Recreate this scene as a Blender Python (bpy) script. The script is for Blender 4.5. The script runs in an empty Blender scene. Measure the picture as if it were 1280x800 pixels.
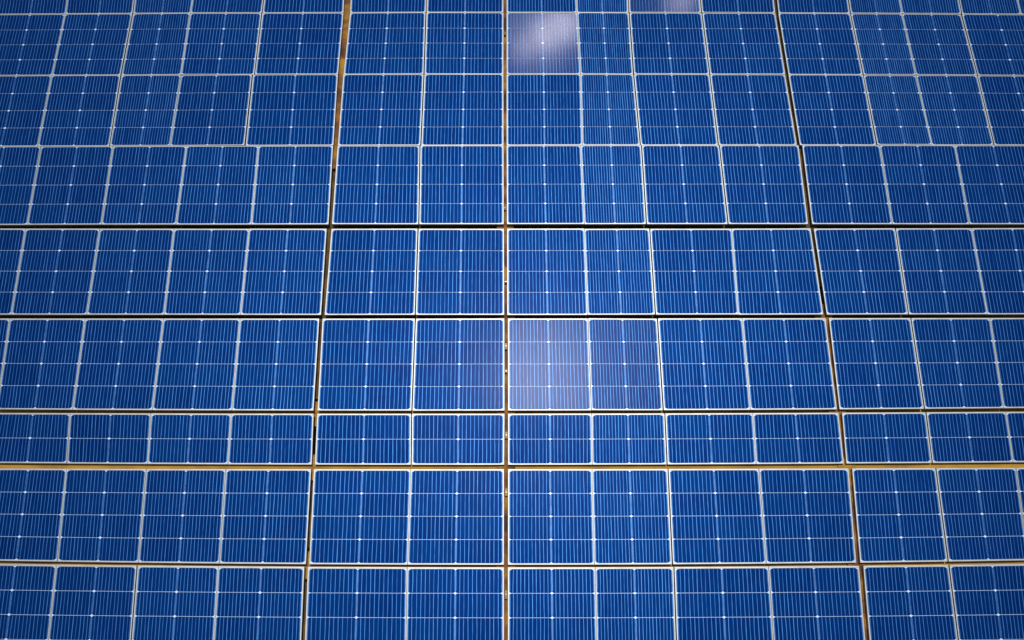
import bpy, bmesh, math, random
from mathutils import Vector, Quaternion

random.seed(7)
scene = bpy.context.scene
C = scene.collection

# ---------------------------------------------------------------- camera
cam_d = bpy.data.cameras.new("camera")
cam = bpy.data.objects.new("camera", cam_d)
C.objects.link(cam)
cam.location = (0.0, 0.0, 3.4)
cam.rotation_euler = (math.radians(18.0), 0.0, 0.0)
cam_d.sensor_width = 36.0
cam_d.lens = 36.0 * 1100.0 / 1280.0
cam_d.clip_start = 0.05
cam_d.clip_end = 2000.0
scene.camera = cam

# ---------------------------------------------------------------- world and sun
SUN_DIR = Vector((0.020, 0.236, 0.971)).normalized()
SUN_EL = math.asin(SUN_DIR.z)
world = bpy.data.worlds.new("World")
scene.world = world
world.use_nodes = True
wn, wl = world.node_tree.nodes, world.node_tree.links
wn.clear()
w_out = wn.new("ShaderNodeOutputWorld")
bg = wn.new("ShaderNodeBackground")
bg.inputs["Strength"].default_value = 0.09
sky = wn.new("ShaderNodeTexSky")
sky.sky_type = 'NISHITA'
sky.sun_disc = False
sky.sun_elevation = SUN_EL
sky.sun_rotation = math.atan2(SUN_DIR.x, SUN_DIR.y)
wl.new(sky.outputs[0], bg.inputs["Color"])
# two bright fair-weather cloud puffs high in the sky, seen only as reflections
geo = wn.new("ShaderNodeTexCoord")
cl_noise = wn.new("ShaderNodeTexNoise")
cl_noise.inputs["Scale"].default_value = 14.0
cl_noise.inputs["Detail"].default_value = 3.0
wl.new(geo.outputs["Generated"], cl_noise.inputs["Vector"])
total = None
CLOUDS = [((0.055, 0.594, 0.803), 0.028, 1.0), ((0.036, 0.585, 0.810), 0.026, 1.0), ((0.014, 0.577, 0.817), 0.024, 0.6),
          ((0.026, 0.580, 0.814), 0.052, 0.22), ((0.178, 0.606, 0.775), 0.022, 0.55)]
for (cx, cy, cz), rad, amp in CLOUDS:
    d = wn.new("ShaderNodeVectorMath"); d.operation = 'DISTANCE'
    d.inputs[1].default_value = Vector((cx, cy, cz)).normalized()
    wl.new(geo.outputs["Generated"], d.inputs[0])
    wob = wn.new("ShaderNodeMath"); wob.operation = 'MULTIPLY_ADD'
    wob.inputs[1].default_value = rad * 0.9
    wl.new(cl_noise.outputs["Fac"], wob.inputs[0])
    wl.new(d.outputs["Value"], wob.inputs[2])
    mr = wn.new("ShaderNodeMapRange"); mr.interpolation_type = 'SMOOTHSTEP'
    mr.inputs["From Min"].default_value = rad * 1.65
    mr.inputs["From Max"].default_value = rad * 0.45
    mr.inputs["To Min"].default_value = 0.0
    mr.inputs["To Max"].default_value = amp
    wl.new(wob.outputs[0], mr.inputs["Value"])
    if total is None:
        total = mr.outputs[0]
    else:
        a = wn.new("ShaderNodeMath"); a.operation = 'MAXIMUM'
        wl.new(total, a.inputs[0]); wl.new(mr.outputs[0], a.inputs[1])
        total = a.outputs[0]
cl_gain = wn.new("ShaderNodeMath"); cl_gain.operation = 'MULTIPLY'
cl_gain.inputs[1].default_value = 9.0
wl.new(total, cl_gain.inputs[0])
cl_bg = wn.new("ShaderNodeBackground")
cl_bg.inputs["Color"].default_value = (1.0, 0.90, 0.97, 1)
wl.new(cl_gain.outputs[0], cl_bg.inputs["Strength"])
addw = wn.new("ShaderNodeAddShader")
wl.new(bg.outputs[0], addw.inputs[0]); wl.new(cl_bg.outputs[0], addw.inputs[1])
wl.new(addw.outputs[0], w_out.inputs["Surface"])

sun_d = bpy.data.lights.new("sun", 'SUN')
sun_d.energy = 3.0
sun_d.angle = math.radians(0.53)
sun_d.color = (1.0, 0.955, 0.89)
sun = bpy.data.objects.new("sun", sun_d)
C.objects.link(sun)
sun.location = SUN_DIR * 20
sun.rotation_euler = SUN_DIR.to_track_quat('Z', 'Y').to_euler()

scene.view_settings.view_transform = 'Standard'
scene.view_settings.look = 'None'
scene.view_settings.exposure = 0.0
scene.view_settings.gamma = 1.0
scene.view_settings.use_curve_mapping = False

# ---------------------------------------------------------------- materials
def new_mat(name):
    m = bpy.data.materials.new(name)
    m.use_nodes = True
    nt = m.node_tree
    return m, nt.nodes, nt.links, nt.nodes["Principled BSDF"]

def mixrgb(n, l, fac, a, b, mode='MIX'):
    x = n.new("ShaderNodeMix"); x.data_type = 'RGBA'; x.blend_type = mode
    for sock, v in ((x.inputs[0], fac), (x.inputs[6], a), (x.inputs[7], b)):
        if hasattr(v, "is_linked") or hasattr(v, "links"):
            l.new(v, sock)
        elif isinstance(v, (int, float)):
            sock.default_value = v
        else:
            sock.default_value = (*v, 1.0) if len(v) == 3 else v
    return x.outputs[2]

def noise(n, l, scale, detail=3.0, rough=0.55, coord="Object", vscale=None, w=None):
    tc = n.new("ShaderNodeTexCoord")
    src = tc.outputs[coord]
    if vscale:
        mp = n.new("ShaderNodeMapping"); mp.inputs["Scale"].default_value = vscale
        l.new(src, mp.inputs["Vector"]); src = mp.outputs[0]
    t = n.new("ShaderNodeTexNoise")
    t.inputs["Scale"].default_value = scale
    t.inputs["Detail"].default_value = detail
    t.inputs["Roughness"].default_value = rough
    l.new(src, t.inputs["Vector"])
    return t.outputs["Fac"]

def ramp(n, l, fac, stops):
    r = n.new("ShaderNodeValToRGB")
    e = r.color_ramp.elements
    while len(e) < len(stops):
        e.new(0.5)
    for el, (p, c) in zip(e, stops):
        el.position = p; el.color = (*c, 1.0)
    l.new(fac, r.inputs[0])
    return r.outputs[0]

COAT_W, COAT_R = 0.024, 0.20        # textured anti-glare solar glass over cells and backsheet

def cell_material(name, coat_w, coat_r, coat_ior=1.5):
    m, n, l, p = new_mat(name)
    oi = n.new("ShaderNodeObjectInfo")
    base = ramp(n, l, oi.outputs["Random"], [(0.0, (0.0004, 0.0150, 0.088)), (0.45, (0.0005, 0.0166, 0.095)),
                                             (0.8, (0.0005, 0.0190, 0.100)), (1.0, (0.0006, 0.0165, 0.100))])
    # fine vertical mottling of the silicon wafer and thin dust
    nz = noise(n, l, 9.0, 4.0, 0.6, "Object", (6.0, 1.0, 1.0))
    mott = ramp(n, l, nz, [(0.30, (0.82, 0.84, 0.87)), (0.70, (1.14, 1.12, 1.10))])
    col = mixrgb(n, l, 1.0, base, mott, 'MULTIPLY')
    l.new(col, p.inputs["Base Color"])
    p.inputs["Metallic"].default_value = 0.72
    p.inputs["Roughness"].default_value = 0.5
    p.inputs["Specular IOR Level"].default_value = 0.0
    p.inputs["Coat Weight"].default_value = coat_w
    p.inputs["Coat Roughness"].default_value = coat_r
    p.inputs["Coat IOR"].default_value = coat_ior
    return m

def ribbon_material(name, coat_w, coat_r, coat_ior=1.5):
    m, n, l, p = new_mat(name)
    at = n.new("ShaderNodeAttribute"); at.attribute_name = "tin"
    col = mixrgb(n, l, at.outputs["Fac"], (0.005, 0.048, 0.19), (0.068, 0.215, 0.500))
    l.new(col, p.inputs["Base Color"])
    p.inputs["Metallic"].default_value = 0.75
    p.inputs["Roughness"].default_value = 0.48
    p.inputs["Specular IOR Level"].default_value = 0.0
    p.inputs["Coat Weight"].default_value = coat_w
    p.inputs["Coat Roughness"].default_value = coat_r
    p.inputs["Coat IOR"].default_value = coat_ior
    return m

def backsheet_material(name, coat_w, coat_r, coat_ior=1.5):
    m, n, l, p = new_mat(name)
    nz = noise(n, l, 30.0)
    col = ramp(n, l, nz, [(0.3, (0.38, 0.54, 0.76)), (0.7, (0.47, 0.62, 0.84))])
    l.new(col, p.inputs["Base Color"])
    p.inputs["Metallic"].default_value = 0.35
    p.inputs["Roughness"].default_value = 0.5
    p.inputs["Coat Weight"].default_value = coat_w
    p.inputs["Coat Roughness"].default_value = coat_r
    p.inputs["Coat IOR"].default_value = coat_ior
    return m

MAT = {}
for key, cw, cr, ci in (("textured", COAT_W, COAT_R, 1.5), ("hazy", 0.10, 0.262, 1.5), ("smooth", 1.0, 0.07, 1.6)):
    MAT["cell", key] = cell_material("blue silicon under %s glass" % key, cw, cr, ci)
    MAT["ribbon", key] = ribbon_material("tinned ribbon under %s glass" % key, cw, cr, ci)
    MAT["back", key] = backsheet_material("white backsheet under %s glass" % key, cw, cr, ci)

m, n, l, p = new_mat("anodised aluminium")
nz = noise(n, l, 25.0, 4.0)
l.new(ramp(n, l, nz, [(0.25, (0.32, 0.33, 0.325)), (0.75, (0.43, 0.44, 0.43))]), p.inputs["Base Color"])
p.inputs["Metallic"].default_value = 0.8
p.inputs["Roughness"].default_value = 0.5
MAT["frame"] = m

m, n, l, p = new_mat("rusty ochre steel")
tc = n.new("ShaderNodeTexCoord")
nz1 = noise(n, l, 11.0, 5.0, 0.65, "Object")
nz2 = noise(n, l, 7.0, 3.0, 0.55, "Object")
c1 = ramp(n, l, nz1, [(0.26, (0.022, 0.010, 0.002)), (0.42, (0.16, 0.070, 0.001)), (0.58, (0.35, 0.172, 0.002)), (0.78, (0.44, 0.255, 0.010))])
c2 = ramp(n, l, nz2, [(0.38, (0.10, 0.07, 0.06)), (0.46, (0.62, 0.42, 0.40)), (0.58, (1.0, 1.0, 1.0))])
l.new(mixrgb(n, l, 1.0, c1, c2, 'MULTIPLY'), p.inputs["Base Color"])
p.inputs["Roughness"].default_value = 0.75
MAT["rust"] = m

m, n, l, p = new_mat("ochre painted beam")
nz1 = noise(n, l, 7.0, 5.0, 0.6, "Object", (1.0, 4.0, 4.0))
l.new(ramp(n, l, nz1, [(0.25, (0.16, 0.072, 0.001)), (0.5, (0.38, 0.190, 0.002)), (0.8, (0.48, 0.265, 0.008))]), p.inputs["Base Color"])
p.inputs["Roughness"].default_value = 0.7
MAT["ochre"] = m

m, n, l, p = new_mat("dark timber with painted gap shade")  # dark brown with the shade of the deep gaps put into the colour
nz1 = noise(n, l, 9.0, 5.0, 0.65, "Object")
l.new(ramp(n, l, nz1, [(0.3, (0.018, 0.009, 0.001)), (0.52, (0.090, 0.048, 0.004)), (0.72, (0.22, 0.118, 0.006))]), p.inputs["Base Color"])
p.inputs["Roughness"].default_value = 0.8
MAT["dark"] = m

m, n, l, p = new_mat("tan clamp metal")
nz1 = noise(n, l, 60.0, 3.0)
l.new(ramp(n, l, nz1, [(0.3, (0.10, 0.058, 0.012)), (0.7, (0.24, 0.165, 0.06))]), p.inputs["Base Color"])
p.inputs["Metallic"].default_value = 0.3
p.inputs["Roughness"].default_value = 0.5
MAT["clamp"] = m

m, n, l, p = new_mat("steel bolt")
p.inputs["Base Color"].default_value = (0.16, 0.12, 0.06, 1)
p.inputs["Metallic"].default_value = 0.8
p.inputs["Roughness"].default_value = 0.4
MAT["bolt"] = m

m, n, l, p = new_mat("dry ochre soil")
nz1 = noise(n, l, 5.0, 8.0, 0.65, "Object")
l.new(ramp(n, l, nz1, [(0.25, (0.10, 0.055, 0.018)), (0.5, (0.24, 0.14, 0.045)), (0.8, (0.36, 0.24, 0.10))]), p.inputs["Base Color"])
p.inputs["Roughness"].default_value = 0.95
MAT["soil"] = m

# ---------------------------------------------------------------- helpers
def mesh_obj(name, verts, faces, mats, parent=None, fmat=None, loc=None):
    me = bpy.data.meshes.new(name)
    me.from_pydata(verts, [], faces)
    for mm in (mats if isinstance(mats, (list, tuple)) else [mats]):
        me.materials.append(mm)
    if fmat:
        me.polygons.foreach_set("material_index", fmat)
    me.update()
    o = bpy.data.objects.new(name, me)
    C.objects.link(o)
    if parent:
        o.parent = parent
    if loc:
        o.location = loc
    return o

def tag(o, label, cat, group=None):
    o["label"] = label
    o["category"] = cat
    o["kind"] = "thing"
    if group:
        o["group"] = group

def lerp(a, b, t):
    return (a[0] + (b[0] - a[0]) * t, a[1] + (b[1] - a[1]) * t)

def bilin(q, u, v):      # q = top left, top right, bottom right, bottom left; v runs down
    return lerp(lerp(q[0], q[1], u), lerp(q[3], q[2], u), v)

def inset(q, l_, r_, t_, b_):
    w = (math.dist(q[0], q[1]) + math.dist(q[3], q[2])) / 2
    h = (math.dist(q[0], q[3]) + math.dist(q[1], q[2])) / 2
    return [bilin(q, l_ / w, t_ / h), bilin(q, 1 - r_ / w, t_ / h), bilin(q, 1 - r_ / w, 1 - b_ / h), bilin(q, l_ / w, 1 - b_ / h)]

# ---------------------------------------------------------------- ground
S = 300.0
bm = bmesh.new()
rings = [0, 1.5, 3, 6, 12, 30, 80, S]
N = 48
gv, gf = [], []
G = [-S, -100, -40, -16, -8] + [x * 0.5 for x in range(-10, 11)] + [8, 16, 40, 100, S]
for y in G:
    for x in G:
        z = -0.34 + (0.02 * math.sin(x * 3.1 + y * 1.7) + 0.015 * math.sin(y * 4.3 - x * 2.2) if abs(x) < 30 and abs(y) < 30 else 0)
        gv.append((x, y + 1.0, z))
k = len(G)
for j in range(k - 1):
    for i in range(k - 1):
        gf.append((j * k + i, j * k + i + 1, (j + 1) * k + i + 1, (j + 1) * k + i))
bm.free()
ground = mesh_obj("ground", gv, gf, MAT["soil"])
ground["kind"] = "structure"

# corners in metres: row, block between brown gaps, index, count, (tl, tr, br, bl), frame widths (left, right, top, bottom)
PANELS = [
    (0, 'L', 0, 5, ((-2.3769, 2.9020), (-2.0624, 2.9048), (-2.0456, 2.5792), (-2.3693, 2.5763)), (0.0042, 0.0030, 0.0036, 0.0034)),
    (0, 'L', 1, 5, ((-2.0615, 2.9048), (-1.7489, 2.9071), (-1.7398, 2.5815), (-2.0448, 2.5792)), (0.0030, 0.0042, 0.0036, 0.0034)),
    (0, 'L', 2, 5, ((-1.7442, 2.9071), (-1.4680, 2.9088), (-1.4741, 2.5831), (-1.7352, 2.5815)), (0.0042, 0.0030, 0.0036, 0.0034)),
    (0, 'L', 3, 5, ((-1.4671, 2.9088), (-1.1421, 2.9105), (-1.1478, 2.5848), (-1.4732, 2.5831)), (0.0030, 0.0042, 0.0036, 0.0034)),
    (0, 'L', 4, 5, ((-1.1375, 2.9105), (-0.7797, 2.9119), (-0.7724, 2.5863), (-1.1433, 2.5848)), (0.0042, 0.0045, 0.0036, 0.0034)),
    (0, 'A', 0, 2, ((-0.7489, 2.9120), (-0.3952, 2.9128), (-0.3956, 2.5871), (-0.7423, 2.5863)), (0.0045, 0.0042, 0.0036, 0.0034)),
    (0, 'A', 1, 2, ((-0.3905, 2.9128), (-0.0402, 2.9131), (-0.0392, 2.5874), (-0.3911, 2.5871)), (0.0042, 0.0045, 0.0036, 0.0034)),
    (0, 'B', 0, 4, ((-0.0256, 2.9131), (0.2953, 2.9129), (0.2965, 2.5873), (-0.0249, 2.5874)), (0.0045, 0.0030, 0.0036, 0.0034)),
    (0, 'B', 1, 4, ((0.2962, 2.9129), (0.5377, 2.9125), (0.5330, 2.5869), (0.2974, 2.5873)), (0.0030, 0.0042, 0.0036, 0.0034)),
    (0, 'B', 2, 4, ((0.5423, 2.9125), (0.8624, 2.9116), (0.8665, 2.5859), (0.5375, 2.5869)), (0.0042, 0.0042, 0.0036, 0.0034)),
    (0, 'B', 3, 4, ((0.8670, 2.9116), (1.2070, 2.9102), (1.2060, 2.5846), (0.8710, 2.5859)), (0.0042, 0.0045, 0.0036, 0.0034)),
    (0, 'C', 0, 5, ((1.2214, 2.9101), (1.5441, 2.9083), (1.5484, 2.5827), (1.2218, 2.5845)), (0.0045, 0.0042, 0.0036, 0.0034)),
    (0, 'C', 1, 5, ((1.5488, 2.9083), (1.7817, 2.9068), (1.7885, 2.5811), (1.5529, 2.5827)), (0.0042, 0.0030, 0.0036, 0.0034)),
    (0, 'C', 2, 5, ((1.7826, 2.9068), (2.0578, 2.9047), (2.0579, 2.5791), (1.7894, 2.5811)), (0.0030, 0.0042, 0.0036, 0.0034)),
    (0, 'C', 3, 5, ((2.0624, 2.9047), (2.3208, 2.9024), (2.3313, 2.5767), (2.0624, 2.5791)), (0.0042, 0.0030, 0.0036, 0.0034)),
    (0, 'C', 4, 5, ((2.3217, 2.9024), (2.5952, 2.8996), (2.6158, 2.5739), (2.3321, 2.5767)), (0.0030, 0.0042, 0.0036, 0.0034)),
    (1, 'L', 0, 5, ((-2.3696, 2.5755), (-2.0479, 2.5783), (-2.0556, 2.2542), (-2.3746, 2.2520)), (0.0042, 0.0030, 0.0034, 0.0034)),
    (1, 'L', 1, 5, ((-2.0470, 2.5783), (-1.7400, 2.5806), (-1.7500, 2.2561), (-2.0548, 2.2542)), (0.0030, 0.0042, 0.0034, 0.0034)),
    (1, 'L', 2, 5, ((-1.7354, 2.5806), (-1.4741, 2.5823), (-1.4801, 2.2575), (-1.7456, 2.2561)), (0.0042, 0.0030, 0.0034, 0.0034)),
    (1, 'L', 3, 5, ((-1.4732, 2.5823), (-1.1486, 2.5840), (-1.1531, 2.2588), (-1.4793, 2.2575)), (0.0030, 0.0042, 0.0034, 0.0034)),
    (1, 'L', 4, 5, ((-1.1440, 2.5840), (-0.7724, 2.5854), (-0.7773, 2.2600), (-1.1486, 2.2588)), (0.0042, 0.0045, 0.0034, 0.0034)),
    (1, 'A', 0, 2, ((-0.7423, 2.5855), (-0.3963, 2.5863), (-0.3954, 2.2607), (-0.7530, 2.2600)), (0.0045, 0.0042, 0.0034, 0.0034)),
    (1, 'A', 1, 2, ((-0.3918, 2.5863), (-0.0392, 2.5866), (-0.0383, 2.2609), (-0.3909, 2.2607)), (0.0042, 0.0045, 0.0034, 0.0034)),
    (1, 'B', 0, 4, ((-0.0249, 2.5866), (0.2983, 2.5864), (0.3058, 2.2608), (-0.0243, 2.2609)), (0.0045, 0.0030, 0.0034, 0.0034)),
    (1, 'B', 1, 4, ((0.2992, 2.5864), (0.5347, 2.5860), (0.5410, 2.2604), (0.3067, 2.2608)), (0.0030, 0.0042, 0.0034, 0.0034)),
    (1, 'B', 2, 4, ((0.5393, 2.5860), (0.8683, 2.5851), (0.8816, 2.2597), (0.5454, 2.2604)), (0.0042, 0.0042, 0.0034, 0.0034)),
    (1, 'B', 3, 4, ((0.8729, 2.5851), (1.2061, 2.5837), (1.2205, 2.2586), (0.8860, 2.2597)), (0.0042, 0.0045, 0.0034, 0.0034)),
    (1, 'C', 0, 4, ((1.2208, 2.5836), (1.5485, 2.5818), (1.5669, 2.2570), (1.2359, 2.2585)), (0.0045, 0.0042, 0.0034, 0.0034)),
    (1, 'C', 1, 4, ((1.5531, 2.5818), (1.7869, 2.5803), (1.8046, 2.2558), (1.5713, 2.2570)), (0.0042, 0.0030, 0.0034, 0.0034)),
    (1, 'C', 2, 4, ((1.7878, 2.5803), (2.0565, 2.5782), (2.0764, 2.2541), (1.8055, 2.2558)), (0.0030, 0.0042, 0.0034, 0.0034)),
    (1, 'C', 3, 4, ((2.0610, 2.5782), (2.3865, 2.5753), (2.4053, 2.2518), (2.0808, 2.2541)), (0.0042, 0.0030, 0.0034, 0.0034)),
    (2, 'L', 0, 5, ((-2.3738, 2.2512), (-2.0567, 2.2534), (-2.0593, 1.8981), (-2.3817, 1.8968)), (0.0042, 0.0030, 0.0034, 0.0038)),
    (2, 'L', 1, 5, ((-2.0558, 2.2534), (-1.7494, 2.2553), (-1.7500, 1.8992), (-2.0584, 1.8981)), (0.0030, 0.0042, 0.0034, 0.0038)),
    (2, 'L', 2, 5, ((-1.7449, 2.2553), (-1.4796, 2.2566), (-1.4860, 1.9000), (-1.7457, 1.8992)), (0.0042, 0.0030, 0.0034, 0.0038)),
    (2, 'L', 3, 5, ((-1.4787, 2.2566), (-1.1616, 2.2580), (-1.1610, 1.9010), (-1.4851, 1.9000)), (0.0030, 0.0042, 0.0034, 0.0038)),
    (2, 'L', 4, 5, ((-1.1572, 2.2580), (-0.7779, 2.2591), (-0.7755, 1.9019), (-1.1567, 1.9010)), (0.0042, 0.0045, 0.0034, 0.0038)),
    (2, 'A', 0, 2, ((-0.7538, 2.2592), (-0.3952, 2.2598), (-0.3983, 1.9027), (-0.7565, 1.9020)), (0.0045, 0.0042, 0.0034, 0.0038)),
    (2, 'A', 1, 2, ((-0.3908, 2.2598), (-0.0383, 2.2601), (-0.0365, 1.9032), (-0.3940, 1.9027)), (0.0042, 0.0045, 0.0034, 0.0038)),
    (2, 'B', 0, 4, ((-0.0243, 2.2601), (0.3058, 2.2599), (0.3054, 1.9036), (-0.0236, 1.9033)), (0.0045, 0.0030, 0.0034, 0.0038)),
    (2, 'B', 1, 4, ((0.3066, 2.2599), (0.5414, 2.2596), (0.5556, 1.9038), (0.3062, 1.9036)), (0.0030, 0.0042, 0.0034, 0.0038)),
    (2, 'B', 2, 4, ((0.5458, 2.2596), (0.8812, 2.2589), (0.8944, 1.9040), (0.5599, 1.9038)), (0.0042, 0.0042, 0.0034, 0.0038)),
    (2, 'B', 3, 4, ((0.8856, 2.2589), (1.2200, 2.2577), (1.2371, 1.9040), (0.8987, 1.9040)), (0.0042, 0.0045, 0.0034, 0.0038)),
    (2, 'C', 0, 4, ((1.2354, 2.2577), (1.5673, 2.2562), (1.5824, 1.9039), (1.2509, 1.9040)), (0.0045, 0.0042, 0.0034, 0.0038)),
    (2, 'C', 1, 4, ((1.5717, 2.2562), (1.8049, 2.2549), (1.8239, 1.9037), (1.5867, 1.9039)), (0.0042, 0.0030, 0.0034, 0.0038)),
    (2, 'C', 2, 4, ((1.8058, 2.2549), (2.0762, 2.2533), (2.0914, 1.9035), (1.8247, 1.9037)), (0.0030, 0.0042, 0.0034, 0.0038)),
    (2, 'C', 3, 4, ((2.0806, 2.2533), (2.4043, 2.2510), (2.4216, 1.9030), (2.0958, 1.9035)), (0.0042, 0.0030, 0.0034, 0.0038)),
    (3, 'L', 0, 5, ((-2.3644, 1.8961), (-2.0458, 1.8973), (-2.0428, 1.5264), (-2.3588, 1.5257)), (0.0030, 0.0030, 0.0038, 0.0052)),
    (3, 'L', 1, 5, ((-2.0449, 1.8973), (-1.7332, 1.8985), (-1.7294, 1.5270), (-2.0420, 1.5264)), (0.0030, 0.0030, 0.0038, 0.0052)),
    (3, 'L', 2, 5, ((-1.7324, 1.8985), (-1.4137, 1.8995), (-1.4160, 1.5276), (-1.7286, 1.5270)), (0.0030, 0.0030, 0.0038, 0.0052)),
    (3, 'L', 3, 5, ((-1.4129, 1.8995), (-1.1012, 1.9003), (-1.0991, 1.5280), (-1.4152, 1.5276)), (0.0030, 0.0030, 0.0038, 0.0052)),
    (3, 'L', 4, 5, ((-1.1004, 1.9003), (-0.7769, 1.9011), (-0.7728, 1.5285), (-1.0983, 1.5280)), (0.0030, 0.0045, 0.0038, 0.0052)),
    (3, 'A', 0, 2, ((-0.7570, 1.9012), (-0.4016, 1.9019), (-0.3947, 1.5288), (-0.7584, 1.5285)), (0.0045, 0.0042, 0.0038, 0.0052)),
    (3, 'A', 1, 2, ((-0.3973, 1.9019), (-0.0365, 1.9025), (-0.0347, 1.5291), (-0.3905, 1.5288)), (0.0042, 0.0045, 0.0038, 0.0052)),
    (3, 'B', 0, 4, ((-0.0236, 1.9025), (0.2981, 1.9029), (0.3047, 1.5293), (-0.0215, 1.5291)), (0.0045, 0.0030, 0.0038, 0.0052)),
    (3, 'B', 1, 4, ((0.2990, 1.9029), (0.5603, 1.9031), (0.5642, 1.5294), (0.3055, 1.5293)), (0.0030, 0.0042, 0.0038, 0.0052)),
    (3, 'B', 2, 4, ((0.5646, 1.9031), (0.8988, 1.9032), (0.9080, 1.5294), (0.5684, 1.5294)), (0.0042, 0.0042, 0.0038, 0.0052)),
    (3, 'B', 3, 4, ((0.9031, 1.9032), (1.2449, 1.9032), (1.2471, 1.5293), (0.9122, 1.5294)), (0.0042, 0.0045, 0.0038, 0.0052)),
    (3, 'C', 0, 3, ((1.2605, 1.9032), (1.5969, 1.9031), (1.6023, 1.5292), (1.2640, 1.5293)), (0.0045, 0.0030, 0.0038, 0.0052)),
    (3, 'C', 1, 3, ((1.5977, 1.9031), (1.9233, 1.9029), (1.9275, 1.5290), (1.6031, 1.5292)), (0.0030, 0.0030, 0.0038, 0.0052)),
    (3, 'C', 2, 3, ((1.9241, 1.9029), (2.2566, 1.9025), (2.2680, 1.5287), (1.9283, 1.5290)), (0.0030, 0.0030, 0.0038, 0.0052)),
    (4, 'L', 0, 5, ((-2.3595, 1.5107), (-2.0476, 1.5103), (-2.0385, 1.1269), (-2.3455, 1.1274)), (0.0030, 0.0030, 0.0062, 0.0052)),
    (4, 'L', 1, 5, ((-2.0468, 1.5103), (-1.7349, 1.5100), (-1.7306, 1.1265), (-2.0377, 1.1269)), (0.0030, 0.0030, 0.0062, 0.0052)),
    (4, 'L', 2, 5, ((-1.7341, 1.5100), (-1.4223, 1.5098), (-1.4161, 1.1262), (-1.7298, 1.1265)), (0.0030, 0.0030, 0.0062, 0.0052)),
    (4, 'L', 3, 5, ((-1.4215, 1.5098), (-1.1063, 1.5097), (-1.1050, 1.1260), (-1.4153, 1.1262)), (0.0030, 0.0030, 0.0062, 0.0052)),
    (4, 'L', 4, 5, ((-1.1055, 1.5097), (-0.7799, 1.5096), (-0.7771, 1.1259), (-1.1043, 1.1260)), (0.0030, 0.0045, 0.0062, 0.0052)),
    (4, 'A', 0, 2, ((-0.7596, 1.5096), (-0.3971, 1.5096), (-0.3956, 1.1259), (-0.7626, 1.1259)), (0.0045, 0.0042, 0.0062, 0.0052)),
    (4, 'A', 1, 2, ((-0.3929, 1.5096), (-0.0337, 1.5097), (-0.0316, 1.1259), (-0.3916, 1.1259)), (0.0042, 0.0045, 0.0062, 0.0052)),
    (4, 'B', 0, 4, ((-0.0209, 1.5097), (0.3037, 1.5099), (0.3076, 1.1261), (-0.0195, 1.1259)), (0.0045, 0.0030, 0.0062, 0.0052)),
    (4, 'B', 1, 4, ((0.3045, 1.5099), (0.5776, 1.5101), (0.5814, 1.1263), (0.3084, 1.1261)), (0.0030, 0.0042, 0.0062, 0.0052)),
    (4, 'B', 2, 4, ((0.5818, 1.5101), (0.9240, 1.5104), (0.9201, 1.1267), (0.5854, 1.1263)), (0.0042, 0.0030, 0.0062, 0.0052)),
    (4, 'B', 3, 4, ((0.9248, 1.5104), (1.2561, 1.5108), (1.2665, 1.1272), (0.9209, 1.1267)), (0.0030, 0.0045, 0.0062, 0.0052)),
    (4, 'C', 0, 3, ((1.2702, 1.5108), (1.6113, 1.5113), (1.6110, 1.1277), (1.2809, 1.1272)), (0.0045, 0.0042, 0.0062, 0.0052)),
    (4, 'C', 1, 3, ((1.6155, 1.5113), (1.9339, 1.5119), (1.9353, 1.1284), (1.6150, 1.1277)), (0.0042, 0.0030, 0.0062, 0.0052)),
    (4, 'C', 2, 3, ((1.9347, 1.5119), (2.2754, 1.5125), (2.2675, 1.1291), (1.9360, 1.1284)), (0.0030, 0.0030, 0.0062, 0.0052)),
    (5, 'L', 0, 5, ((-2.3465, 1.1118), (-2.0416, 1.1115), (-2.0273, 0.7353), (-2.3224, 0.7373)), (0.0030, 0.0030, 0.0062, 0.0052)),
    (5, 'L', 1, 5, ((-2.0409, 1.1115), (-1.7360, 1.1114), (-1.7283, 0.7336), (-2.0265, 0.7353)), (0.0030, 0.0030, 0.0062, 0.0052)),
    (5, 'L', 2, 5, ((-1.7352, 1.1114), (-1.4174, 1.1113), (-1.4152, 0.7322), (-1.7276, 0.7336)), (0.0030, 0.0030, 0.0062, 0.0052)),
    (5, 'L', 3, 5, ((-1.4166, 1.1113), (-1.1054, 1.1112), (-1.1020, 0.7312), (-1.4145, 0.7322)), (0.0030, 0.0030, 0.0062, 0.0052)),
    (5, 'L', 4, 5, ((-1.1047, 1.1112), (-0.7833, 1.1112), (-0.7806, 0.7305), (-1.1012, 0.7312)), (0.0030, 0.0045, 0.0062, 0.0052)),
    (5, 'A', 0, 2, ((-0.7703, 1.1112), (-0.3946, 1.1114), (-0.3954, 0.7302), (-0.7647, 0.7305)), (0.0045, 0.0042, 0.0062, 0.0052)),
    (5, 'A', 1, 2, ((-0.3906, 1.1114), (-0.0309, 1.1115), (-0.0292, 0.7304), (-0.3915, 0.7302)), (0.0042, 0.0045, 0.0062, 0.0052)),
    (5, 'B', 0, 4, ((-0.0169, 1.1116), (0.3083, 1.1118), (0.3113, 0.7310), (-0.0157, 0.7304)), (0.0045, 0.0030, 0.0062, 0.0052)),
    (5, 'B', 1, 4, ((0.3091, 1.1118), (0.5894, 1.1121), (0.5930, 0.7319), (0.3121, 0.7310)), (0.0030, 0.0042, 0.0062, 0.0052)),
    (5, 'B', 2, 4, ((0.5934, 1.1121), (0.9356, 1.1125), (0.9377, 0.7333), (0.5969, 0.7319)), (0.0042, 0.0030, 0.0062, 0.0052)),
    (5, 'B', 3, 4, ((0.9363, 1.1125), (1.2746, 1.1129), (1.2780, 0.7352), (0.9384, 0.7333)), (0.0030, 0.0045, 0.0062, 0.0052)),
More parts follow.
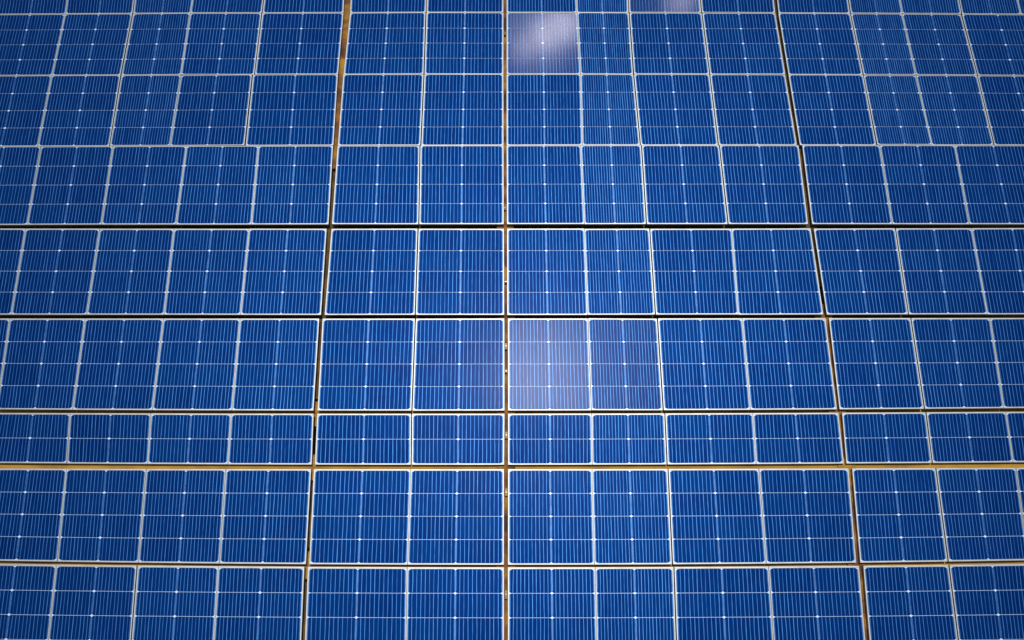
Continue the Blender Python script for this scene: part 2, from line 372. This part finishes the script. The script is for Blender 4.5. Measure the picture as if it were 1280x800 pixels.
    (5, 'C', 0, 3, ((1.2886, 1.1129), (1.6197, 1.1135), (1.6207, 0.7375), (1.2883, 0.7352)), (0.0045, 0.0042, 0.0062, 0.0052)),
    (5, 'C', 1, 3, ((1.6237, 1.1135), (1.9433, 1.1140), (1.9354, 0.7400), (1.6246, 0.7375)), (0.0042, 0.0030, 0.0062, 0.0052)),
    (5, 'C', 2, 3, ((1.9441, 1.1140), (2.2684, 1.1147), (2.2566, 0.7429), (1.9362, 0.7400)), (0.0030, 0.0030, 0.0062, 0.0052)),
    (6, 'L', 0, 4, ((-2.0278, 0.7215), (-1.7341, 0.7204), (-1.7199, 0.5235), (-2.0282, 0.5257)), (0.0030, 0.0030, 0.0062, 0.0052)),
    (6, 'L', 1, 4, ((-1.7333, 0.7204), (-1.4167, 0.7194), (-1.4081, 0.5216), (-1.7192, 0.5235)), (0.0030, 0.0030, 0.0062, 0.0052)),
    (6, 'L', 2, 4, ((-1.4159, 0.7194), (-1.1025, 0.7186), (-1.0979, 0.5202), (-1.4074, 0.5216)), (0.0030, 0.0030, 0.0062, 0.0052)),
    (6, 'L', 3, 4, ((-1.1018, 0.7186), (-0.7778, 0.7182), (-0.7733, 0.5192), (-1.0971, 0.5202)), (0.0030, 0.0045, 0.0062, 0.0052)),
    (6, 'A', 0, 2, ((-0.7646, 0.7182), (-0.3961, 0.7180), (-0.3907, 0.5185), (-0.7610, 0.5192)), (0.0045, 0.0042, 0.0062, 0.0052)),
    (6, 'A', 1, 2, ((-0.3922, 0.7180), (-0.0292, 0.7182), (-0.0303, 0.5185), (-0.3869, 0.5185)), (0.0042, 0.0045, 0.0062, 0.0052)),
    (6, 'B', 0, 4, ((-0.0157, 0.7182), (0.3121, 0.7188), (0.3098, 0.5190), (-0.0154, 0.5185)), (0.0045, 0.0030, 0.0062, 0.0052)),
    (6, 'B', 1, 4, ((0.3128, 0.7188), (0.5977, 0.7195), (0.5971, 0.5198), (0.3106, 0.5190)), (0.0030, 0.0042, 0.0062, 0.0052)),
    (6, 'B', 2, 4, ((0.6016, 0.7195), (0.9447, 0.7206), (0.9428, 0.5212), (0.6009, 0.5198)), (0.0042, 0.0030, 0.0062, 0.0052)),
    (6, 'B', 3, 4, ((0.9455, 0.7206), (1.2809, 0.7221), (1.2823, 0.5230), (0.9436, 0.5212)), (0.0030, 0.0045, 0.0062, 0.0052)),
    (6, 'C', 0, 3, ((1.2953, 0.7221), (1.6228, 0.7239), (1.6222, 0.5254), (1.2915, 0.5231)), (0.0045, 0.0042, 0.0062, 0.0052)),
    (6, 'C', 1, 3, ((1.6267, 0.7239), (1.9384, 0.7258), (1.9371, 0.5280), (1.6260, 0.5254)), (0.0042, 0.0030, 0.0062, 0.0052)),
    (6, 'C', 2, 3, ((1.9392, 0.7258), (2.2667, 0.7281), (2.2629, 0.5312), (1.9379, 0.5280)), (0.0030, 0.0030, 0.0062, 0.0052)),
    (7, 'L', 0, 4, ((-2.0109, 0.5039), (-1.7160, 0.5030), (-1.6981, 0.1570), (-2.0048, 0.1616)), (0.0030, 0.0030, 0.0062, 0.0052)),
    (7, 'L', 1, 4, ((-1.7153, 0.5030), (-1.4080, 0.5022), (-1.3951, 0.1533), (-1.6974, 0.1570)), (0.0030, 0.0030, 0.0062, 0.0052)),
    (7, 'L', 2, 4, ((-1.4072, 0.5022), (-1.1015, 0.5017), (-1.0922, 0.1503), (-1.3944, 0.1533)), (0.0030, 0.0030, 0.0062, 0.0052)),
    (7, 'L', 3, 4, ((-1.1007, 0.5017), (-0.7731, 0.5013), (-0.7685, 0.1479), (-1.0915, 0.1503)), (0.0030, 0.0045, 0.0062, 0.0052)),
    (7, 'A', 0, 2, ((-0.7623, 0.5013), (-0.3900, 0.5012), (-0.3897, 0.1462), (-0.7568, 0.1478)), (0.0045, 0.0030, 0.0062, 0.0052)),
    (7, 'A', 1, 2, ((-0.3892, 0.5012), (-0.0308, 0.5013), (-0.0298, 0.1457), (-0.3890, 0.1462)), (0.0030, 0.0045, 0.0062, 0.0052)),
    (7, 'B', 0, 4, ((-0.0154, 0.5013), (0.3076, 0.5016), (0.3070, 0.1462), (-0.0155, 0.1457)), (0.0045, 0.0030, 0.0062, 0.0052)),
    (7, 'B', 1, 4, ((0.3084, 0.5016), (0.5987, 0.5021), (0.5963, 0.1474), (0.3077, 0.1462)), (0.0030, 0.0042, 0.0062, 0.0052)),
    (7, 'B', 2, 4, ((0.6025, 0.5021), (0.9498, 0.5030), (0.9485, 0.1498), (0.6000, 0.1474)), (0.0042, 0.0030, 0.0062, 0.0052)),
    (7, 'B', 3, 4, ((0.9505, 0.5030), (1.2955, 0.5040), (1.2853, 0.1531), (0.9492, 0.1498)), (0.0030, 0.0045, 0.0062, 0.0052)),
    (7, 'C', 0, 3, ((1.3097, 0.5041), (1.6296, 0.5053), (1.6258, 0.1573), (1.2993, 0.1532)), (0.0045, 0.0042, 0.0062, 0.0052)),
    (7, 'C', 1, 3, ((1.6334, 0.5053), (1.9402, 0.5067), (1.9274, 0.1619), (1.6295, 0.1573)), (0.0042, 0.0030, 0.0062, 0.0052)),
    (7, 'C', 2, 3, ((1.9410, 0.5067), (2.2544, 0.5083), (2.2409, 0.1674), (1.9281, 0.1619)), (0.0030, 0.0030, 0.0062, 0.0052)),
    (8, 'L', 0, 4, ((-2.0063, 0.1505), (-1.6989, 0.1467), (-1.6818, -0.2089), (-1.9894, -0.2051)), (0.0030, 0.0030, 0.0066, 0.0052)),
    (8, 'L', 1, 4, ((-1.6982, 0.1467), (-1.3982, 0.1436), (-1.3807, -0.2120), (-1.6811, -0.2089)), (0.0030, 0.0042, 0.0066, 0.0052)),
    (8, 'L', 2, 4, ((-1.3945, 0.1436), (-1.0944, 0.1411), (-1.0808, -0.2145), (-1.3771, -0.2120)), (0.0042, 0.0030, 0.0066, 0.0052)),
    (8, 'L', 3, 4, ((-1.0937, 0.1411), (-0.7731, 0.1391), (-0.7631, -0.2165), (-1.0801, -0.2145)), (0.0030, 0.0045, 0.0066, 0.0052)),
    (8, 'A', 0, 2, ((-0.7603, 0.1390), (-0.3904, 0.1376), (-0.3836, -0.2179), (-0.7499, -0.2165)), (0.0045, 0.0030, 0.0066, 0.0052)),
    (8, 'A', 1, 2, ((-0.3896, 0.1376), (-0.0298, 0.1371), (-0.0288, -0.2184), (-0.3829, -0.2179)), (0.0030, 0.0045, 0.0066, 0.0052)),
    (8, 'B', 0, 4, ((-0.0155, 0.1371), (0.3092, 0.1374), (0.3072, -0.2181), (-0.0150, -0.2184)), (0.0045, 0.0030, 0.0066, 0.0052)),
    (8, 'B', 1, 4, ((0.3099, 0.1374), (0.6010, 0.1383), (0.5934, -0.2172), (0.3079, -0.2181)), (0.0030, 0.0042, 0.0066, 0.0052)),
    (8, 'B', 2, 4, ((0.6046, 0.1383), (0.9551, 0.1402), (0.9482, -0.2154), (0.5969, -0.2172)), (0.0042, 0.0030, 0.0066, 0.0052)),
    (8, 'B', 3, 4, ((0.9558, 0.1402), (1.2928, 0.1427), (1.2817, -0.2129), (0.9489, -0.2154)), (0.0030, 0.0045, 0.0066, 0.0052)),
    (8, 'C', 0, 2, ((1.3086, 0.1428), (1.6263, 0.1459), (1.6179, -0.2096), (1.2958, -0.2128)), (0.0045, 0.0042, 0.0066, 0.0052)),
    (8, 'C', 1, 2, ((1.6300, 0.1459), (1.9501, 0.1498), (1.9267, -0.2058), (1.6215, -0.2096)), (0.0042, 0.0030, 0.0066, 0.0052)),
]

# ---------------------------------------------------------------- solar panels
DEPTH = 0.012            # panel thickness
ROWS = ["cropped top row", "second row", "third row", "fourth row",
        "fifth row", "row above the short row", "short row", "row below the short row", "bottom row"]
ORD = ["first", "second", "third", "fourth", "fifth", "sixth"]
ROW_TILT = {6: 2.0, 4: -0.8, 5: 0.0, 7: 0.6}      # degrees about the long axis, rows were not mounted perfectly level

def place_phrase(block, i, n):
    if block == 'L':
        return "%s left of left gap" % ORD[n - 1 - i]
    if block == 'A':
        return "first right of left gap" if i == 0 else "first left of central gap"
    if block == 'B':
        return "%s right of central gap" % ORD[i]
    return "%s right of right gap" % ORD[i]

def make_frame(q, wl_, wr_, wt_, wb_, root):
    bev = 0.0007
    ring = [(q, -DEPTH), (q, -bev), (inset(q, bev, bev, bev, bev), 0.0),
            (inset(q, wl_ - .0004, wr_ - .0004, wt_ - .0004, wb_ - .0004), 0.0), (inset(q, wl_, wr_, wt_, wb_), -0.0004),
            (inset(q, wl_, wr_, wt_, wb_), -0.0030)]
    v, f = [], []
    for pts, z in ring:
        for p_ in pts:
            v.append((p_[0], p_[1], z + DEPTH))
    for r in range(len(ring) - 1):
        for k_ in range(4):
            a, b = r * 4 + k_, r * 4 + (k_ + 1) % 4
            f.append((b, a, a + 4, b + 4))
    return mesh_obj("frame", v, f, MAT["frame"], root)

def make_cell(q, kind, root, corner):
    """half-cut cell: chamfered wafer with ten soldered ribbons; q in panel coordinates"""
    w = (math.dist(q[0], q[1]) + math.dist(q[3], q[2])) / 2
    h = (math.dist(q[0], q[3]) + math.dist(q[1], q[2])) / 2
    zt = DEPTH - 0.0014
    loop = []
    # corners: tl, tr, br, bl ; bigger chamfer at corners that meet the panel's corner
    for k_, (u, v_, du, dv) in enumerate(((0, 0, 1, 1), (1, 0, -1, 1), (1, 1, -1, -1), (0, 1, 1, -1))):
        cx, cy = (0.0110, 0.0070) if k_ in corner else (0.0074, 0.0054)
        a = (u + du * cx / w, v_); b = (u, v_ + dv * cy / h)
        mid = (u + du * cx * 0.36 / w, v_ + dv * cy * 0.36 / h)
        loop += ([b, mid, a] if k_ in (0, 2) else [a, mid, b])
    v, f, fm, tin = [], [], [], []
    for u, vv in loop:
        x, y = bilin(q, u, vv); v.append((x, y, zt)); tin.append(0.0)
    nl = len(loop)
    f.append(tuple(reversed(range(nl)))); fm.append(0)
    for u, vv in loop:
        x, y = bilin(q, u, vv); v.append((x, y, zt - 0.0006)); tin.append(0.0)
    for k_ in range(nl):
        a, b = k_, (k_ + 1) % nl
        f.append((a, b, b + nl, a + nl)); fm.append(0)
    # ribbons
    NR = 10
    base_t = random.uniform(0.47, 0.59)
    for k_ in range(0, NR + 2):
        u = k_ / (NR + 1)
        edge = k_ in (0, NR + 1)
        hw = 0.0010 / w if not edge else 0.0015 / w
        if edge:
            u = 0.0023 / w if k_ == 0 else 1 - 0.0023 / w
        u0 = u + random.gauss(0, 0.0005) / w * (0 if edge else 1)
        u1 = u + random.gauss(0, 0.0005) / w * (0 if edge else 1)
        um = (u0 + u1) / 2 + random.gauss(0, 0.0004) / w * (0 if edge else 1)
        v0, v1 = (0.002, 0.998) if not edge else (0.0068 / h, 1 - 0.0068 / h)
        t0 = min(1, max(0.0, base_t + random.gauss(0, 0.12))) * (0.55 if edge else 1)
        st = len(v)
        SEG = 4
        for s in range(SEG + 1):
            t = s / SEG
            uc = u0 * (1 - t) * (1 - 2 * t) + 4 * um * t * (1 - t) + u1 * t * (2 * t - 1)
            tt = min(1, max(0, t0 + random.gauss(0, 0.09)))
            for sg in (-1, 1):
                x, y = bilin(q, uc + sg * hw, v0 + (v1 - v0) * t)
                v.append((x, y, zt + 0.0003)); tin.append(tt)
        for s in range(SEG):
            a = st + s * 2
            f.append((a, a + 2, a + 3, a + 1)); fm.append(1)
    o = mesh_obj("solar_cell", v, f, [MAT["cell", kind], MAT["ribbon", kind]], root, fm)
    at = o.data.attributes.new("tin", 'FLOAT', 'POINT')
    at.data.foreach_set("value", tin)
    return o

for row, block, i, n_, quad, (wl_, wr_, wt_, wb_) in PANELS:
    cx = sum(p_[0] for p_ in quad) / 4; cy = sum(p_[1] for p_ in quad) / 4
    root = bpy.data.objects.new("solar_panel", None)
    root.empty_display_size = 0.05
    C.objects.link(root)
    root.location = (cx, cy, -DEPTH)
    rx = ROW_TILT.get(row, 0.0) + random.gauss(0, 0.22)
    ry = random.gauss(0, 0.22)
    kind = "textured"
    what = "blue solar panel"
    if row == 6:
        what = "short four-cell solar panel"
    if (row, block, i) == (1, 'B', 0):
        kind, what = "smooth", "panel with whitish sky glare"
    if (row, block, i) == (0, 'B', 2):
        kind, what = "smooth", "panel with faint violet sheen"
    if (row, block, i) == (5, 'B', 0):
        what = "panel with violet sun sheen"
    if kind == "smooth":
        rx = ry = 0.0
    if row == 5 and (block, i) in (('B', 0), ('B', 1)):
        kind = "hazy"
    if row == 5:
        rx, ry = rx * 0.3, {('A', 1): -0.4, ('B', 1): 1.3}.get((block, i), ry * 0.3)
    root.rotation_euler = (math.radians(rx), math.radians(ry), 0)
    tag(root, "%s in %s, %s" % (what, ROWS[row], place_phrase(block, i, n_)), "solar panel", "solar panels tiled in straight rows")
    q = [(p_[0] - cx, p_[1] - cy) for p_ in quad]
    make_frame(q, wl_, wr_, wt_, wb_, root)
    qi = inset(q, wl_ - .0002, wr_ - .0002, wt_ - .0002, wb_ - .0002)
    bz = DEPTH - 0.0022
    qo = inset(q, .001, .001, .001, .001)
    mesh_obj("backsheet", [(x, y, bz) for x, y in qi] + [(x, y, 0.0006) for x, y in qo],
             [(3, 2, 1, 0), (4, 5, 6, 7)], MAT["back", kind], root)
    rows_c = 2 if row == 6 else 4
    mg = 0.0011
    qc = inset(q, wl_ + mg, wr_ + mg, wt_ + mg * .6, wb_ + mg * .6)
    w = math.dist(qc[0], qc[1]); h = math.dist(qc[0], qc[3])
    gx, gy = 0.0007 / w, 0.0013 / h
    for rr in range(rows_c):
        for cc in range(2):
            u0, u1 = (0, .5 - gx / 2) if cc == 0 else (.5 + gx / 2, 1)
            v0 = rr / rows_c + (gy / 2 if rr else 0); v1 = (rr + 1) / rows_c - (gy / 2 if rr < rows_c - 1 else 0)
            sub = [bilin(qc, u0, v0), bilin(qc, u1, v0), bilin(qc, u1, v1), bilin(qc, u0, v1)]
            corner = set()
            if rr == 0: corner.add(0 if cc == 0 else 1)
            if rr == rows_c - 1: corner.add(3 if cc == 0 else 2)
            make_cell(sub, kind, root, corner)

# ---------------------------------------------------------------- rails seen through the gaps
def strip(name, pts, half, ztop, thick, mat, label, cat, group=None, axis='y'):
    ox = sum(p_[0] for p_ in pts) / len(pts); oy = sum(p_[1] for p_ in pts) / len(pts)
    v, f = [], []
    for x, y in pts:
        dx, dy = (half, 0) if axis == 'y' else (0, half)
        for sx, z in ((-1, 0), (1, 0), (1, -thick), (-1, -thick)):
            v.append((x + sx * dx - ox, y + sx * dy - oy, z))
    for k_ in range(len(pts) - 1):
        for a in range(4):
            b = (a + 1) % 4
            f.append((k_ * 4 + a, k_ * 4 + b, k_ * 4 + 4 + b, k_ * 4 + 4 + a))
    f.append((3, 2, 1, 0)); e = (len(pts) - 1) * 4; f.append((e, e + 1, e + 2, e + 3))
    o = mesh_obj(name, v, f, mat, None, None, (ox, oy, ztop))
    bm_ = bmesh.new(); bm_.from_mesh(o.data); bmesh.ops.recalc_face_normals(bm_, faces=bm_.faces); bm_.to_mesh(o.data); bm_.free()
    tag(o, label, cat, group)
    return o

RG = "rusty rails under the gaps between panels"
strip("mounting_rail", [(-0.768, 2.95), (-0.759, 2.655), (-0.761, 2.439), (-0.765, 2.263), (-0.766, 2.03), (-0.768, 1.80)], 0.035, -0.019, 0.003, MAT["rust"],
      "amber rusty rail lying in the upper part of the left gap", "rail", RG)
strip("mounting_rail", [(-0.033, 2.95), (-0.032, 2.481), (-0.030, 1.607), (-0.026, 1.271), (-0.023, 0.893), (-0.023, 0.414), (-0.022, -0.20)], 0.035, -0.019, 0.003, MAT["rust"],
      "long rust-stained rail running the whole central gap", "rail", RG)
strip("mounting_rail", [(1.272, 1.18), (1.281, 0.92), (1.286, 0.73), (1.300, 0.499), (1.293, 0.157), (1.289, -0.20)], 0.035, -0.019, 0.003, MAT["rust"],
      "amber rail in the lower part of the right gap", "rail", RG)
DG = "timber rails with gap shade painted into their colour"  # these rails are coloured dark in place of shade inside the gaps
strip("shade_painted_rail", [(-0.768, 1.79), (-0.770, 1.501), (-0.773, 1.105), (-0.770, 0.785)], 0.035, -0.030, 0.03, MAT["dark"],
      "shade-painted timber rail along the middle of the left gap", "rail", DG)
strip("shade_painted_rail", [(-0.767, 0.455), (-0.766, 0.210)], 0.035, -0.030, 0.03, MAT["dark"],
      "shade-painted timber rail in the left gap beside the row below the short row", "rail", DG)
strip("shade_painted_rail", [(-0.758, 0.085), (-0.753, -0.20)], 0.035, -0.030, 0.03, MAT["dark"],
      "shade-painted timber rail in the left gap beside the bottom row", "rail", DG)
strip("shade_painted_rail", [(1.200, 2.95), (1.216, 2.655), (1.244, 1.905), (1.255, 1.534), (1.266, 1.26)], 0.035, -0.024, 0.03, MAT["dark"],
      "shade-painted timber rail in the upper part of the right gap", "rail", DG)
BG = "ochre beams under the cross gaps"
strip("cross_beam", [(-2.1, .728), (0, .722), (2.1, .732)], 0.05, -0.0330, 0.05, MAT["ochre"], "shaded ochre beam under the gap above the short row", "beam", BG, 'x')
strip("cross_beam", [(-2.1, .514), (0, .509), (2.1, .517)], 0.05, -0.0235, 0.05, MAT["ochre"], "bright amber beam under the gap below the short row", "beam", BG, 'x')
strip("cross_beam", [(-2.1, .154), (0, .141), (2.1, .156)], 0.05, -0.0290, 0.05, MAT["ochre"], "narrow brown beam under the lowest cross gap", "beam", BG, 'x')

strip("added_shade_beam", [(-2.3, 1.519), (0, 1.521), (2.3, 1.521)], 0.06, -0.062, 0.05, MAT["dark"], "added dark beam standing in for shade under the upper black cross gap", "beam", "added dark beams standing in for shade in the black cross gaps", 'x')  # both beams added to cover sunlit ground and keep these gaps black
strip("added_shade_beam", [(-2.2, 1.118), (0, 1.120), (2.2, 1.123)], 0.06, -0.062, 0.05, MAT["dark"], "added dark beam standing in for shade under the second black cross gap", "beam", "added dark beams standing in for shade in the black cross gaps", 'x')

# ---------------------------------------------------------------- clamps in the central gap
def clamp(x, y, hw, hl, ztop, label, bolt=True, mat=None):
    root = bpy.data.objects.new("panel_clamp", None)
    C.objects.link(root)
    root.location = (x, y, -0.019)
    root.empty_display_size = 0.02
    z1 = ztop + 0.019
    b = 0.0012
    v, f = [], []
    for hx, hy, z in ((hw, hl, 0), (hw, hl, z1 - b), (hw - b, hl - b, z1)):
        v += [(-hx, -hy, z), (hx, -hy, z), (hx, hy, z), (-hx, hy, z)]
    for r in range(2):
        for k_ in range(4):
            a, c = r * 4 + k_, r * 4 + (k_ + 1) % 4
            f.append((a, c, c + 4, a + 4))
    f.append((8, 9, 10, 11))
    mesh_obj("bracket", v, f, mat or MAT["clamp"], root)
    if bolt:
        rb = min(hw, hl) * 0.62
        v = [(rb * math.cos(k_ * math.pi / 3), rb * math.sin(k_ * math.pi / 3), z) for z in (z1, z1 + 0.003) for k_ in range(6)]
        f = [tuple(range(6, 12))] + [(k_, (k_ + 1) % 6, (k_ + 1) % 6 + 6, k_ + 6) for k_ in range(6)]
        mesh_obj("bolt", v, f, MAT["bolt"], root)
    tag(root, label, "clamp", "small clamps in the central gap")
    return root

clamp(-0.032, 2.478, 0.005, 0.008, -0.006, "tiny tan clamp in the central gap beside the whitish glare panel")
clamp(-0.030, 1.607, 0.005, 0.009, -0.008, "small tan clamp in the central gap beside the fourth row from the top")
clamp(-0.0255, 1.271, 0.0056, 0.0030, 0.0012, "thin white bridge clamp across the central gap beside the fifth row", bolt=False, mat=MAT["frame"])
clamp(-0.024, 0.996, 0.006, 0.014, -0.007, "tan clamp in the central gap beside the top of the violet sheen panel")
clamp(-0.023, 0.893, 0.006, 0.008, -0.009, "tan clamp in the central gap beside the middle of the violet sheen panel")
clamp(-0.022, 0.635, 0.006, 0.014, -0.009, "dull clamp in the central gap beside the short row")
clamp(-0.022, 0.414, 0.006, 0.015, -0.008, "tan clamp in the central gap beside the row just below the short row")
clamp(-0.022, 0.040, 0.006, 0.016, -0.007, "tan clamp in the central gap beside the bottom row")
